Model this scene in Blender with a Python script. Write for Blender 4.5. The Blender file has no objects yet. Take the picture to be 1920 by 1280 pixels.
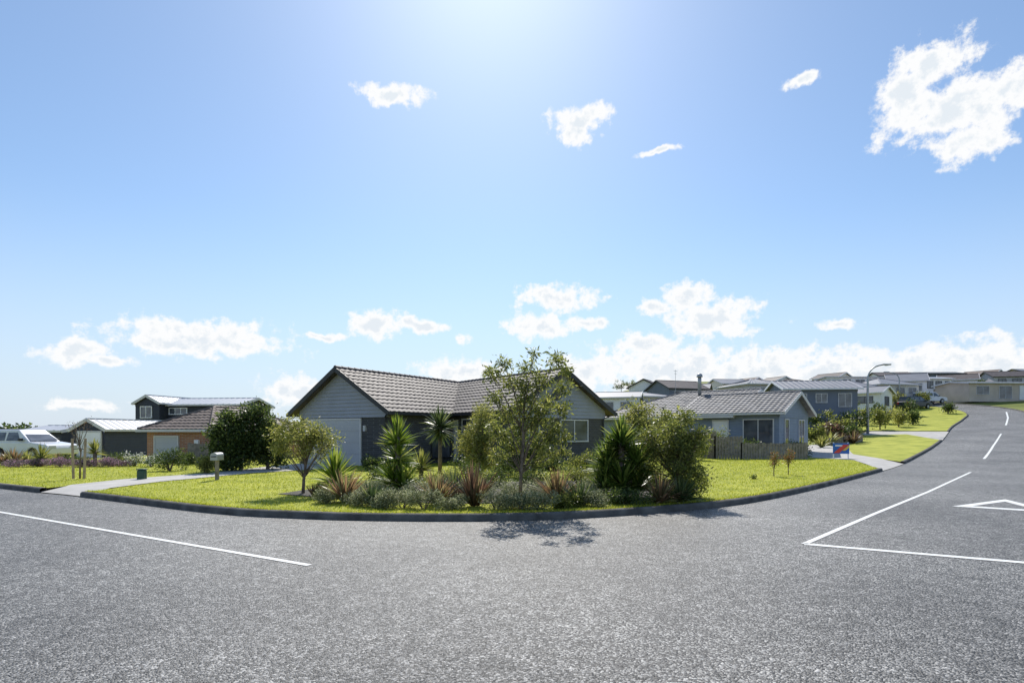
import bpy, math, random
import numpy as np
from mathutils import Vector, Matrix, Quaternion
from mathutils.geometry import delaunay_2d_cdt
rad=math.radians
rng=np.random.default_rng(7)
random.seed(7)
scene=bpy.context.scene
COL=scene.collection
F=1067.0; CH=1.6; HY=810.0
# ------------------------------------------------ terrain
_u=np.arange(-400,1200,1.0)
_z=np.interp(_u,[-400,34,45,56,68,80,95,110,130,180,230,1200],[0,0,.3,.85,1.6,2.5,4.0,5.6,7.5,12,14.5,14.5])
_k=np.ones(9)/9; _z=np.convolve(np.pad(_z,4,mode='edge'),_k,mode='valid')
def H(x,y):
    u=.6*x+.8*y
    z=float(np.interp(u,_u,_z))
    t=x/max(y,1.0)
    m=min(max((t+.1)/.4,0),1); m=m*m*(3-2*m)
    b=6*math.exp(-((x-40)**2+(y-150)**2)/45**2)
    return z*m+b
def G(px,py,off=0):
    t=(px-960)/F; s=(HY-py)/F
    Y=2.0
    while Y<260:
        if CH+s*Y<=H(t*Y,Y)+off: break
        Y+=.1 if Y>25 else .02
    return (t*Y,Y)
def PX(px,Y): return (px-960)/F*Y
def ZY(py,Y): return CH+(HY-py)/F*Y
# ------------------------------------------------ materials
def newmat(name):
    m=bpy.data.materials.new(name); m.use_nodes=True
    nt=m.node_tree; return m,nt,nt.nodes,nt.links,nt.nodes['Principled BSDF']
def ramp(N,stops):
    r=N.new('ShaderNodeValToRGB'); e=r.color_ramp.elements
    while len(e)<len(stops): e.new(.5)
    for i,(p,c) in enumerate(stops):
        e[i].position=p; e[i].color=(*c,1)
    return r
def simple(name,c,rough=.6,var=.25,scale=3,metal=0,bump=0,spec=.5,kind=None,bscale=8):
    m,nt,N,L,b=newmat(name)
    tc=N.new('ShaderNodeTexCoord'); n=N.new('ShaderNodeTexNoise'); n.inputs['Scale'].default_value=scale; n.inputs['Detail'].default_value=5
    L.new(tc.outputs['Object'],n.inputs['Vector'])
    r=ramp(N,[(.3,[x*(1-var) for x in c]),(.7,[min(1,x*(1+var)) for x in c])])
    L.new(n.outputs['Fac'],r.inputs[0]); L.new(r.outputs[0],b.inputs['Base Color'])
    b.inputs['Roughness'].default_value=rough; b.inputs['Metallic'].default_value=metal
    b.inputs['Specular IOR Level'].default_value=spec
    h=None
    if kind=='boards':
        s=N.new('ShaderNodeSeparateXYZ'); L.new(tc.outputs['Object'],s.inputs[0])
        d=N.new('ShaderNodeMath'); d.operation='DIVIDE'; d.inputs[1].default_value=.17; L.new(s.outputs[2],d.inputs[0])
        f=N.new('ShaderNodeMath'); f.operation='FRACT'; L.new(d.outputs[0],f.inputs[0])
        p=N.new('ShaderNodeMath'); p.operation='MULTIPLY'; p.inputs[1].default_value=-1; L.new(f.outputs[0],p.inputs[0]); h=p.outputs[0]
        bp=N.new('ShaderNodeBump'); bp.inputs['Strength'].default_value=1; bp.inputs['Distance'].default_value=.03
    elif bump:
        n2=N.new('ShaderNodeTexNoise'); n2.inputs['Scale'].default_value=bscale; n2.inputs['Detail'].default_value=4
        L.new(tc.outputs['Object'],n2.inputs['Vector']); h=n2.outputs['Fac']
        bp=N.new('ShaderNodeBump'); bp.inputs['Strength'].default_value=bump; bp.inputs['Distance'].default_value=.02
    if h is not None:
        L.new(h,bp.inputs['Height']); L.new(bp.outputs[0],b.inputs['Normal'])
    return m
def brickmat(name,c1,c2,mortar):
    m,nt,N,L,b=newmat(name)
    tc=N.new('ShaderNodeTexCoord'); s=N.new('ShaderNodeSeparateXYZ'); L.new(tc.outputs['Object'],s.inputs[0])
    a=N.new('ShaderNodeMath'); L.new(s.outputs[0],a.inputs[0]); L.new(s.outputs[1],a.inputs[1])
    c=N.new('ShaderNodeCombineXYZ'); L.new(a.outputs[0],c.inputs[0]); L.new(s.outputs[2],c.inputs[1])
    t=N.new('ShaderNodeTexBrick'); L.new(c.outputs[0],t.inputs['Vector'])
    t.inputs['Scale'].default_value=1; t.inputs['Brick Width'].default_value=.24; t.inputs['Row Height'].default_value=.085
    t.inputs['Mortar Size'].default_value=.008
    t.inputs['Color1'].default_value=(*c1,1); t.inputs['Color2'].default_value=(*c2,1); t.inputs['Mortar'].default_value=(*mortar,1)
    L.new(t.outputs['Color'],b.inputs['Base Color']); b.inputs['Roughness'].default_value=.85
    bp=N.new('ShaderNodeBump'); bp.inputs['Strength'].default_value=.6; bp.inputs['Distance'].default_value=.01; bp.invert=True
    L.new(t.outputs['Fac'],bp.inputs['Height']); L.new(bp.outputs[0],b.inputs['Normal'])
    return m
def leafmat(name,stops,trans=.45,rough=.45,spec=.4,val=1.7,hue=.49):
    m,nt,N,L,b=newmat(name)
    g=N.new('ShaderNodeNewGeometry'); r=ramp(N,stops); L.new(g.outputs['Random Per Island'],r.inputs[0])
    L.new(r.outputs[0],b.inputs['Base Color']); b.inputs['Roughness'].default_value=rough
    b.inputs['Specular IOR Level'].default_value=spec
    t=N.new('ShaderNodeBsdfTranslucent'); mx=N.new('ShaderNodeMixShader'); mx.inputs[0].default_value=trans
    hs=N.new('ShaderNodeHueSaturation'); hs.inputs['Value'].default_value=val; hs.inputs['Saturation'].default_value=1.05; hs.inputs['Hue'].default_value=hue
    L.new(r.outputs[0],hs.inputs['Color']); L.new(hs.outputs[0],t.inputs[0])
    L.new(b.outputs[0],mx.inputs[1]); L.new(t.outputs[0],mx.inputs[2])
    L.new(mx.outputs[0],N['Material Output'].inputs[0])
    return m
def asphalt():
    m,nt,N,L,b=newmat('asphalt')
    tc=N.new('ShaderNodeTexCoord')
    v=N.new('ShaderNodeTexVoronoi'); v.inputs['Scale'].default_value=72; L.new(tc.outputs['Object'],v.inputs['Vector'])
    s=N.new('ShaderNodeSeparateColor'); L.new(v.outputs['Color'],s.inputs[0])
    r=ramp(N,[(0,(.022,.021,.02)),(.35,(.078,.075,.07)),(.7,(.18,.175,.165)),(1,(.5,.485,.455))]); L.new(s.outputs[0],r.inputs[0])
    n=N.new('ShaderNodeTexNoise'); n.inputs['Scale'].default_value=.3; n.inputs['Detail'].default_value=5; L.new(tc.outputs['Object'],n.inputs['Vector'])
    n3=N.new('ShaderNodeTexNoise'); n3.inputs['Scale'].default_value=5; n3.inputs['Detail'].default_value=7; n3.inputs['Roughness'].default_value=.72; L.new(tc.outputs['Object'],n3.inputs['Vector'])
    r2=ramp(N,[(.3,(.66,.66,.67)),(.7,(1.3,1.3,1.3))]); L.new(n.outputs['Fac'],r2.inputs[0])
    r3=ramp(N,[(.32,(.52,.52,.52)),(.68,(1.35,1.35,1.35))]); L.new(n3.outputs['Fac'],r3.inputs[0])
    mu=N.new('ShaderNodeMix'); mu.data_type='RGBA'; mu.blend_type='MULTIPLY'; mu.inputs[0].default_value=1
    L.new(r.outputs[0],mu.inputs[6]); L.new(r2.outputs[0],mu.inputs[7])
    mu2=N.new('ShaderNodeMix'); mu2.data_type='RGBA'; mu2.blend_type='MULTIPLY'; mu2.inputs[0].default_value=1
    L.new(mu.outputs[2],mu2.inputs[6]); L.new(r3.outputs[0],mu2.inputs[7])
    L.new(mu2.outputs[2],b.inputs['Base Color'])
    b.inputs['Roughness'].default_value=.55; b.inputs['Specular IOR Level'].default_value=.4
    bp=N.new('ShaderNodeBump'); bp.inputs['Strength'].default_value=1; bp.inputs['Distance'].default_value=.007; bp.invert=True
    L.new(v.outputs['Distance'],bp.inputs['Height']); L.new(bp.outputs[0],b.inputs['Normal'])
    return m
def grassmat(name,a,bc,scale=1.2):
    m,nt,N,L,b=newmat(name)
    tc=N.new('ShaderNodeTexCoord')
    n=N.new('ShaderNodeTexNoise'); n.inputs['Scale'].default_value=scale; n.inputs['Detail'].default_value=9; n.inputs['Roughness'].default_value=.65
    L.new(tc.outputs['Object'],n.inputs['Vector'])
    r=ramp(N,[(.3,a),(.68,bc)]); L.new(n.outputs['Fac'],r.inputs[0]); L.new(r.outputs[0],b.inputs['Base Color'])
    b.inputs['Roughness'].default_value=.8; b.inputs['Specular IOR Level'].default_value=.15
    n2=N.new('ShaderNodeTexNoise'); n2.inputs['Scale'].default_value=45; n2.inputs['Detail'].default_value=5; L.new(tc.outputs['Object'],n2.inputs['Vector'])
    bp=N.new('ShaderNodeBump'); bp.inputs['Strength'].default_value=.6; bp.inputs['Distance'].default_value=.02
    L.new(n2.outputs['Fac'],bp.inputs['Height']); L.new(bp.outputs[0],b.inputs['Normal'])
    return m
M_asph=asphalt()
M_lawn=grassmat('lawn_grass',(.22,.26,.025),(.5,.5,.08),.9)
M_hill=grassmat('hill_grass',(.12,.15,.03),(.26,.28,.07),.15)
M_blade=leafmat('grass_blade',[(0,(.15,.19,.02)),(.5,(.28,.33,.035)),(1,(.44,.44,.1))],.5,.5,.3)
M_conc=simple('concrete',(.45,.43,.4),.8,.15,2,bump=.3,bscale=40)
M_kerb=simple('kerb_concrete',(.12,.115,.105),.9,.45,3,bump=.4,bscale=30,spec=.2)
M_paint=simple('road_paint',(.78,.78,.75),.6,.2,30,bump=.4,bscale=80)
M_mulch=simple('mulch',(.09,.08,.065),.95,.7,14,bump=1,bscale=30)
M_brickdark=brickmat('dark_brick',(.055,.055,.062),(.085,.082,.09),(.12,.12,.13))
M_bricktan=brickmat('tan_brick',(.46,.22,.13),(.36,.15,.09),(.45,.38,.33))
M_board=simple('light_weatherboard',(.36,.37,.43),.6,.06,2)
M_boardblue=simple('blue_grey_weatherboard',(.22,.26,.34),.6,.08,2,kind='boards')
M_tile=simple('dark_concrete_tile',(.1,.083,.08),.65,.35,2.2,spec=.35)
M_tilelight=simple('grey_concrete_tile',(.16,.158,.165),.62,.3,2,spec=.4)
M_tilebrown=simple('brown_concrete_tile',(.2,.155,.13),.7,.3,2,spec=.3)
M_metal=simple('pale_metal_roof',(.45,.47,.51),.5,.08,1,spec=.4)
M_metalgrey=simple('grey_metal_roof',(.22,.225,.25),.55,.1,1,spec=.35)
M_charcoal=simple('charcoal_cladding',(.03,.032,.042),.55,.15,2,kind='boards')
M_white=simple('white_paint',(.86,.84,.88),.5,.05,2)
M_cream=simple('cream_render',(.78,.71,.65),.8,.08,1)
M_tan=simple('tan_render',(.6,.5,.44),.8,.1,1)
M_greyrender=simple('grey_render',(.5,.48,.54),.8,.08,1)
M_slate=simple('slate_render',(.16,.18,.24),.7,.08,1)
M_dark=simple('dark_trim',(.03,.03,.034),.5,.1,2)
M_lighttrim=simple('light_trim',(.64,.62,.64),.5,.06,2)
M_gdoor=simple('garage_door_paint',(.5,.5,.55),.5,.05,1)
M_glass,_,_N,_L,_b=newmat('window_glass'); _b.inputs['Roughness'].default_value=.04; _b.inputs['Specular IOR Level'].default_value=.9
_n=_N.new('ShaderNodeTexNoise'); _n.inputs['Scale'].default_value=1.5; _r=ramp(_N,[(.3,(.02,.024,.034)),(.7,(.16,.17,.2))]); _L.new(_n.outputs[0],_r.inputs[0]); _L.new(_r.outputs[0],_b.inputs['Base Color'])
M_fence=simple('weathered_timber',(.25,.215,.19),.85,.35,6,bump=.5,bscale=25)
M_timber=simple('pale_timber',(.42,.32,.22),.8,.3,6,bump=.4,bscale=25)
M_steel=simple('galvanised_steel',(.4,.41,.42),.45,.1,4,metal=.5)
M_bark=simple('bark',(.19,.145,.11),.9,.4,12,bump=.8,bscale=40)
M_greenbox=simple('green_metal',(.02,.07,.04),.4,.1,3)
M_rubber=simple('rubber',(.02,.02,.02),.8,.1,5)
M_carwhite=simple('white_car_paint',(.8,.8,.82),.2,.03,1)
M_cardark=simple('dark_car_paint',(.03,.04,.06),.2,.03,1)
M_lampglass=simple('lamp_lens',(.6,.6,.58),.2,.05,1)
M_red=simple('red_lens',(.4,.02,.02),.3,.05,1)
M_blue=simple('sign_blue',(.02,.14,.5),.4,.05,1)
M_signred=simple('sign_red',(.7,.06,.03),.4,.05,1)
M_yellow=simple('sign_yellow',(.8,.5,.05),.4,.05,1)
ML_cent=leafmat('olive_leaf',[(0,(.055,.07,.02)),(.5,(.12,.15,.035)),(1,(.28,.29,.08))],.5,val=1.9)
ML_light=leafmat('yellow_green_leaf',[(0,(.09,.11,.025)),(.5,(.19,.21,.05)),(1,(.36,.35,.11))],.48,val=1.8)
ML_dark=leafmat('dark_leaf',[(0,(.025,.04,.012)),(.6,(.06,.095,.025)),(1,(.15,.19,.05))],.42,val=1.9)
ML_yucca=leafmat('yucca_leaf',[(0,(.06,.11,.015)),(.6,(.17,.25,.03)),(1,(.48,.5,.14))],.45,.35,.6)
ML_yuccam=leafmat('deep_yucca_leaf',[(0,(.035,.07,.015)),(.6,(.11,.17,.03)),(1,(.36,.4,.1))],.45,.35,.6)
ML_yuccad=leafmat('dark_sword_leaf',[(0,(.025,.05,.018)),(.6,(.085,.12,.04)),(1,(.22,.25,.1))],.35,.35,.6)
ML_flax=leafmat('bronze_flax_leaf',[(0,(.06,.06,.02)),(.3,(.16,.11,.055)),(.65,(.34,.2,.12)),(.8,(.22,.22,.09)),(1,(.34,.32,.14))],.42,.35,.6,1.5,.5)
ML_flaxd=leafmat('dark_red_flax_leaf',[(0,(.035,.025,.015)),(.5,(.12,.065,.045)),(.8,(.26,.16,.1)),(1,(.17,.18,.07))],.4,.35,.6,1.5,.5)
ML_silver=leafmat('silver_leaf',[(0,(.08,.1,.04)),(.5,(.18,.205,.1)),(1,(.44,.45,.3))],.4,.6,val=1.6)
ML_red=leafmat('red_tip_leaf',[(0,(.1,.13,.03)),(.55,(.17,.16,.05)),(1,(.42,.15,.08))],.45,val=1.4)
ML_purple=leafmat('lavender_leaf',[(0,(.07,.1,.04)),(.45,(.18,.14,.15)),(1,(.48,.25,.4))],.4,val=1.4)
ML_whitefl=leafmat('white_flower_leaf',[(0,(.04,.08,.02)),(.6,(.08,.13,.03)),(.62,(.75,.73,.68)),(1,(.8,.78,.74))],.3)
# ------------------------------------------------ mesh helper
class MB:
    def __init__(s,T=None): s.v=[]; s.f=[]; s.T=T or Matrix.Identity(4)
    def add(s,vs,fs):
        o=len(s.v); s.v+=[tuple(s.T@Vector(p)) for p in vs]; s.f+=[tuple(i+o for i in f) for f in fs]; return s
    def box(s,x0,x1,y0,y1,z0,z1):
        return s.add([(x0,y0,z0),(x1,y0,z0),(x1,y1,z0),(x0,y1,z0),(x0,y0,z1),(x1,y0,z1),(x1,y1,z1),(x0,y1,z1)],
            [(0,3,2,1),(4,5,6,7),(0,1,5,4),(1,2,6,5),(2,3,7,6),(3,0,4,7)])
    def beam(s,p,q,w,h):
        p=Vector(p); q=Vector(q); d=(q-p).normalized(); up=Vector((0,0,1))
        if abs(d.z)>.99: up=Vector((0,1,0))
        a=d.cross(up).normalized()*w/2; b=a.cross(d).normalized()*h/2
        vs=[p-a-b,p+a-b,p+a+b,p-a+b,q-a-b,q+a-b,q+a+b,q-a+b]
        return s.add(vs,[(0,1,2,3),(7,6,5,4),(0,4,5,1),(1,5,6,2),(2,6,7,3),(3,7,4,0)])
    def tube(s,pts,rs,n=7,cap=True):
        P=[Vector(p) for p in pts]; vs=[]; fs=[]
        for i,p in enumerate(P):
            d=(P[min(i+1,len(P)-1)]-P[max(i-1,0)]).normalized()
            a=d.cross(Vector((0.3,1,0.1))).normalized(); b=d.cross(a).normalized()
            for k in range(n):
                t=2*math.pi*k/n; vs.append(p+(a*math.cos(t)+b*math.sin(t))*rs[i])
        for i in range(len(P)-1):
            for k in range(n):
                fs.append((i*n+k,i*n+(k+1)%n,(i+1)*n+(k+1)%n,(i+1)*n+k))
        if cap: fs.append(tuple(range(n))[::-1]); fs.append(tuple((len(P)-1)*n+k for k in range(n)))
        return s.add(vs,fs)
    def prism(s,poly,y0,y1):
        n=len(poly); vs=[(x,y0,z) for x,z in poly]+[(x,y1,z) for x,z in poly]
        fs=[tuple(range(n)),tuple(range(2*n-1,n-1,-1))]+[(i,i+n,(i+1)%n+n,(i+1)%n) for i in range(n)]
        return s.add(vs,fs)
    def obj(s,name,mat,parent=None,smooth=False,bevel=0,loc=(0,0,0)):
        me=bpy.data.meshes.new(name); me.from_pydata(s.v,[],s.f); me.update()
        return mkobj(name,me,mat,parent,smooth,bevel,loc)
def mkobj(name,me,mat,parent=None,smooth=False,bevel=0,loc=(0,0,0)):
    me.materials.append(mat)
    if smooth:
        for p in me.polygons: p.use_smooth=True
    o=bpy.data.objects.new(name,me); COL.objects.link(o); o.location=loc
    if parent: o.parent=parent
    if bevel:
        b=o.modifiers.new('bevel','BEVEL'); b.width=bevel; b.segments=2
    return o
def tag(o,label,cat,group=None,kind=None):
    if kind: o['kind']=kind
    if label: o['label']=label
    if cat: o['category']=cat
    if group: o['group']=group
    return o
def thing(name,label,cat,loc,rz=0,group=None):
    e=bpy.data.objects.new(name,None); e.empty_display_size=.3; COL.objects.link(e); e.location=loc; e.rotation_euler=(0,0,rz)
    return tag(e,label,cat,group)
def np_obj(name,V,Fc,mat,parent=None,loc=(0,0,0)):
    me=bpy.data.meshes.new(name)
    V=np.asarray(V,dtype=np.float32); Fc=np.asarray(Fc,dtype=np.int32); k=Fc.shape[1]
    me.vertices.add(len(V)); me.vertices.foreach_set('co',V.ravel())
    me.loops.add(Fc.size); me.loops.foreach_set('vertex_index',Fc.ravel())
    me.polygons.add(len(Fc)); me.polygons.foreach_set('loop_start',np.arange(0,Fc.size,k,dtype=np.int32))
    me.update(calc_edges=True); me.validate()
    return mkobj(name,me,mat,parent,False,0,loc)
# ------------------------------------------------ regions
def inpoly(P,x,y):
    x=np.asarray(x);y=np.asarray(y);c=np.zeros(x.shape,bool);n=len(P);j=n-1
    for i in range(n):
        xi,yi=P[i];xj,yj=P[j]
        if yi!=yj:
            c^=((yi>y)!=(yj>y))&(x<(xj-xi)*(y-yi)/(yj-yi)+xi)
        j=i
    return c
def densify(P,step,closed=True):
    out=[];n=len(P)
    for i in range(n if closed else n-1):
        a=np.array(P[i],float);b=np.array(P[(i+1)%n],float);d=np.linalg.norm(b-a);k=max(1,int(d/step))
        for q in range(k): out.append(tuple(a+(b-a)*q/k))
    if not closed: out.append(tuple(P[-1]))
    return out
def region(name,P,off,mat,step=3.0,label=None,zf=None):
    P=densify(P,step)
    xs=[p[0] for p in P]; ys=[p[1] for p in P]
    gx,gy=np.meshgrid(np.arange(min(xs)+.37,max(xs),step),np.arange(min(ys)+.41,max(ys),step)); gx=gx.ravel();gy=gy.ravel()
    k=inpoly(P,gx,gy); pts=[Vector((float(p[0]),float(p[1]))) for p in P]+[Vector((float(a),float(b))) for a,b in zip(gx[k],gy[k])]
    n=len(P); r=delaunay_2d_cdt(pts,[(i,(i+1)%n) for i in range(n)],[],0,1e-4)
    V=r[0]; Fs=r[2]; cx=np.array([sum(V[i][0] for i in f)/len(f) for f in Fs]); cy=np.array([sum(V[i][1] for i in f)/len(f) for f in Fs])
    kk=inpoly(P,cx,cy)
    m=MB(); m.v=[(v[0],v[1],H(v[0],v[1])+(zf(v[0],v[1]) if zf else off)) for v in V]; m.f=[tuple(f) for f,q in zip(Fs,kk) if q]
    o=m.obj(name,mat); tag(o,label,None,None,'structure'); return o
def catmull(P,step=.6):
    P=[np.array(p,float) for p in P]; out=[]
    Q=[2*P[0]-P[1]]+P+[2*P[-1]-P[-2]]
    for i in range(1,len(Q)-2):
        d=np.linalg.norm(Q[i+1]-Q[i]); k=max(1,int(d/step))
        for q in range(k):
            t=q/k; a,b,c,e=Q[i-1],Q[i],Q[i+1],Q[i+2]
            out.append(tuple(.5*(2*b+(c-a)*t+(2*a-5*b+4*c-e)*t*t+(3*b-a-3*c+e)*t**3)))
    out.append(tuple(P[-1])); return out
def offset(P,d):
    out=[]
    for i in range(len(P)):
        a=np.array(P[max(i-1,0)],float);b=np.array(P[min(i+1,len(P)-1)],float);t=b-a;t=t/max(np.linalg.norm(t),1e-6)
        out.append((float(P[i][0]-t[1]*d),float(P[i][1]+t[0]*d)))
    return out
kp=[(-130,83.5),(-60,42.8),(-30,25.2)]+[G(*p) for p in [(0,915),(150,931),(380,960),(500,969),(620,974),(800,977),(1000,975),(1200,964),(1390,945),(1540,914),(1655,883),(1692,871),(1727,853),(1752,838),(1768,825)]]
kp+=[(44.5,57.5),(52,65.5),(56.5,70.5),(59.5,76),(60.5,82),(58.5,90),(52,100)]
K=catmull(kp,.7)
def kidx(p): return min(range(len(K)),key=lambda i:(K[i][0]-p[0])**2+(K[i][1]-p[1])**2)
i0=kidx((17,25)); R=offset(K[i0:],-5.6)
RK=[(60,-21),(36,-5),(23,3.5),(19,10),(19.2,16)]+R[3:]
roadpoly=K+[(55,108)]+RK[::-1]
roadpoly=roadpoly+[(60,-45),(-4,-6),(-60,26),(-130,68)]
region('road',roadpoly,0.0,M_asph,4.0,'grey chip seal asphalt road with white markings')
gx=[-4000,-2000,-900,-500,-300,-200]+list(range(-150,241,5))+[300,400,600,1200,2500,4000]
gy=[-1500,-500,-200,-100]+list(range(-60,301,5))+[340,420,600,1000,2000,4000]
V=[];Fc=[]
for j,y in enumerate(gy):
    for i,x in enumerate(gx):
        V.append((x,y,H(x,y)-.06 if y<600 else H(x,600)-.06))
nx=len(gx)
for j in range(len(gy)-1):
    for i in range(nx-1): Fc.append((j*nx+i,j*nx+i+1,(j+1)*nx+i+1,(j+1)*nx+i))
tag(np_obj('ground',V,Fc,M_hill),'grassy ground rising to a low hill',None,None,'structure')
def kerb(P,label='concrete kerb along the road edge'):
    A=P;B=offset(P,.04);C=offset(P,.15)
    V=[];Fc=[]
    for a,b,c in zip(A,B,C):
        h=H(*a); V+=[(a[0],a[1],h-.05),(a[0],a[1],h+.085),(b[0],b[1],h+.125),(c[0],c[1],h+.125),(c[0],c[1],h-.05)]
    for i in range(len(A)-1):
        for k in range(4): Fc.append((i*5+k,i*5+k+1,i*5+5+k+1,i*5+5+k))
    o=np_obj('kerb',V,Fc,M_kerb); tag(o,label,None,None,'structure')
iA=kidx(G(95,922)); iB=kidx(G(152,931)); iC=kidx(G(1655,883)); iD=kidx(G(1697,869)); iE=kidx(G(1767,827)); iF=kidx((41,53.5))
kerb(K[:iA+1]); kerb(K[iB:iC+1]); kerb(K[iD:iE+1]); kerb(K[iF:])
kerb(RK[::-1])
KI=offset(K,.14)
dl=[G(232,905),G(400,892),(-10.6,24),(-10.1,26.9)]
dr=[(-6.9,25.0),(-7.3,23.5),G(470,893),G(300,910)]
def dz(x,y):
    d=min((x-k[0])**2+(y-k[1])**2 for k in K[iA-3:iB+4])**.5
    return .02+.105*min(1,d/.9)
region('driveway',K[iA:iB+1][::-1]+dl+dr,0,M_conc,.8,'pale concrete driveway to the garage',dz)
lawn_left=KI[kidx((-60,42.8)):iA+1]+dl+[(-10.1,40),(-45,75),(-85,80)]
region('lawn',lawn_left,.11,M_lawn,2.0,'mown bright green lawn beside the driveway')
lawn_main=KI[iB:iC+1]+[G(1600,866),G(1512,861),(17.5,33),(15,44),(-10,44),(-10.1,27.0)]+dr
region('lawn',lawn_main,.11,M_lawn,2.0,'mown bright green corner lawn inside the kerb')
def dz2(x,y):
    d=min((x-k[0])**2+(y-k[1])**2 for k in K[iC-3:iD+4])**.5
    return .02+.1*min(1,d/1.2)
d2=[G(1600,855),G(1590,845),(24,44),(18,42),(17.5,33),G(1512,861),G(1600,866)]
region('driveway',K[iC:iD+1]+d2,0,M_conc,1.0,'pale concrete driveway beside the sloping lawn',dz2)
l2=KI[iD:iE+1]+[G(1700,816),G(1610,818),(30,50),(24,44),G(1590,845),G(1600,855)]
region('lawn',l2,.11,M_lawn,2.0,'mown grass verge between two driveways')
d3=K[iE:iF+1]+[(36,57),(30,52),G(1610,818),G(1700,816)]
region('driveway',d3,.06,M_conc,1.5,'narrow concrete driveway on the slope')
l3=KI[iF:kidx((60.5,82))]+[(52,82),(40,75),(33,62),(36,57)]
region('lawn',l3,.11,M_lawn,2.0,'sloping green verge beside the hill road')
bed=catmull([G(520,935),G(640,918),G(800,912),G(960,910),G(1100,908),G(1250,910),G(1310,925),G(1240,943),G(1050,952),G(850,954),G(680,948),G(520,935)],.4)[:-1]
region('garden_bed',bed,.125,M_mulch,.5,'dark mulched garden bed on the corner lawn')
def blades(name,poly,n,h,w,label):
    xs=[p[0] for p in poly];ys=[p[1] for p in poly]
    x0,x1=max(min(xs),-24),min(max(xs),24); y0,y1=min(ys),min(max(ys),32)
    X=rng.uniform(x0,x1,n*5); Y=y0+(y1-y0)*rng.random(n*5)**1.5
    k=inpoly(poly,X,Y)&(np.abs(X)<.95*Y)&~inpoly(bed,X,Y); X=X[k][:n];Y=Y[k][:n];m=len(X)
    Z=np.array([H(a,b) for a,b in zip(X,Y)])+.105
    th=rng.random(m)*6.283; ww=w*(.6+.8*rng.random(m))*(.6+Y/20); hh=h*(.5+rng.random(m)); ln=rng.normal(0,.5,(m,2))*hh[:,None]
    V=np.empty((m,3,3)); V[:,0]=np.c_[X-np.cos(th)*ww,Y-np.sin(th)*ww,Z]; V[:,1]=np.c_[X+np.cos(th)*ww,Y+np.sin(th)*ww,Z]; V[:,2]=np.c_[X+ln[:,0],Y+ln[:,1],Z+hh]
    tag(np_obj(name,V.reshape(-1,3),np.arange(3*m).reshape(-1,3),M_blade),label,'grass',None,'stuff')
blades('grass',lawn_main,110000,.034,.007,'short mown grass blades on the corner lawn')
blades('grass',lawn_left,30000,.034,.007,'short mown grass blades beside the driveway')
def edge(P,n,label):
    idx=rng.integers(0,len(P)-1,n);t=rng.random(n);A=np.array(P);Q=A[idx]*(1-t)[:,None]+A[idx+1]*t[:,None]
    Q=Q+rng.normal(0,.03,(n,2)); Z=np.array([H(a,b) for a,b in Q])+.11
    th=rng.random(n)*6.283;w=.008;h=.05*(.4+rng.random(n));V=np.empty((n,3,3))
    V[:,0]=np.c_[Q[:,0]-np.cos(th)*w,Q[:,1]-np.sin(th)*w,Z];V[:,1]=np.c_[Q[:,0]+np.cos(th)*w,Q[:,1]+np.sin(th)*w,Z]
    V[:,2]=np.c_[Q[:,0]+rng.normal(0,.02,n),Q[:,1]-.02+rng.normal(0,.02,n),Z+h]
    tag(np_obj('grass',V.reshape(-1,3),np.arange(3*n).reshape(-1,3),M_blade),label,'grass',None,'stuff')
edge(offset(K[iB:iC],.17),9000,'ragged grass along the kerb')
def strip(name,P,w,label):
    P=densify(P,.8,False); A=offset(P,w/2);B=offset(P,-w/2);V=[];Fc=[]
    for a,b in zip(A,B): V+=[(a[0],a[1],H(*a)+.006),(b[0],b[1],H(*b)+.006)]
    for i in range(len(P)-1): Fc.append((2*i,2*i+1,2*i+3,2*i+2))
    tag(np_obj(name,V,Fc,M_paint),label,None,None,'structure')
strip('road_marking',[G(-400,890),G(0,960),G(580,1060)],.085,'white painted centre line')
strip('road_marking',[G(1508,1020),G(1640,963),G(1740,922),G(1820,885)],.085,'white painted centre line')
strip('road_marking',[G(1845,860),G(1862,836),G(1877,813)],.12,'white painted centre dash')
strip('road_marking',[G(1886,797),G(1890,783),G(1887,772)],.15,'white painted centre dash')
g0=G(1508,1020);g1=G(1920,1055); g1=(g1[0]+(g1[0]-g0[0])*.6,g1[1]+(g1[1]-g0[1])*.6)
strip('road_marking',[g0,g1],.14,'white painted give way limit line')
tri=[G(1785,949),G(1885,936),G(1990,962)]
c=np.mean(np.array(tri),axis=0)
m=MB(); inn=[tuple(c+(np.array(p)-c)*.62) for p in tri]
m.add([(p[0],p[1],H(*p)+.006) for p in tri]+[(p[0],p[1],H(*p)+.006) for p in inn],[(0,1,4,3),(1,2,5,4),(2,0,3,5)])
tag(m.obj('road_marking',M_paint),'white painted give way triangle outline',None,None,'structure')
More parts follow.
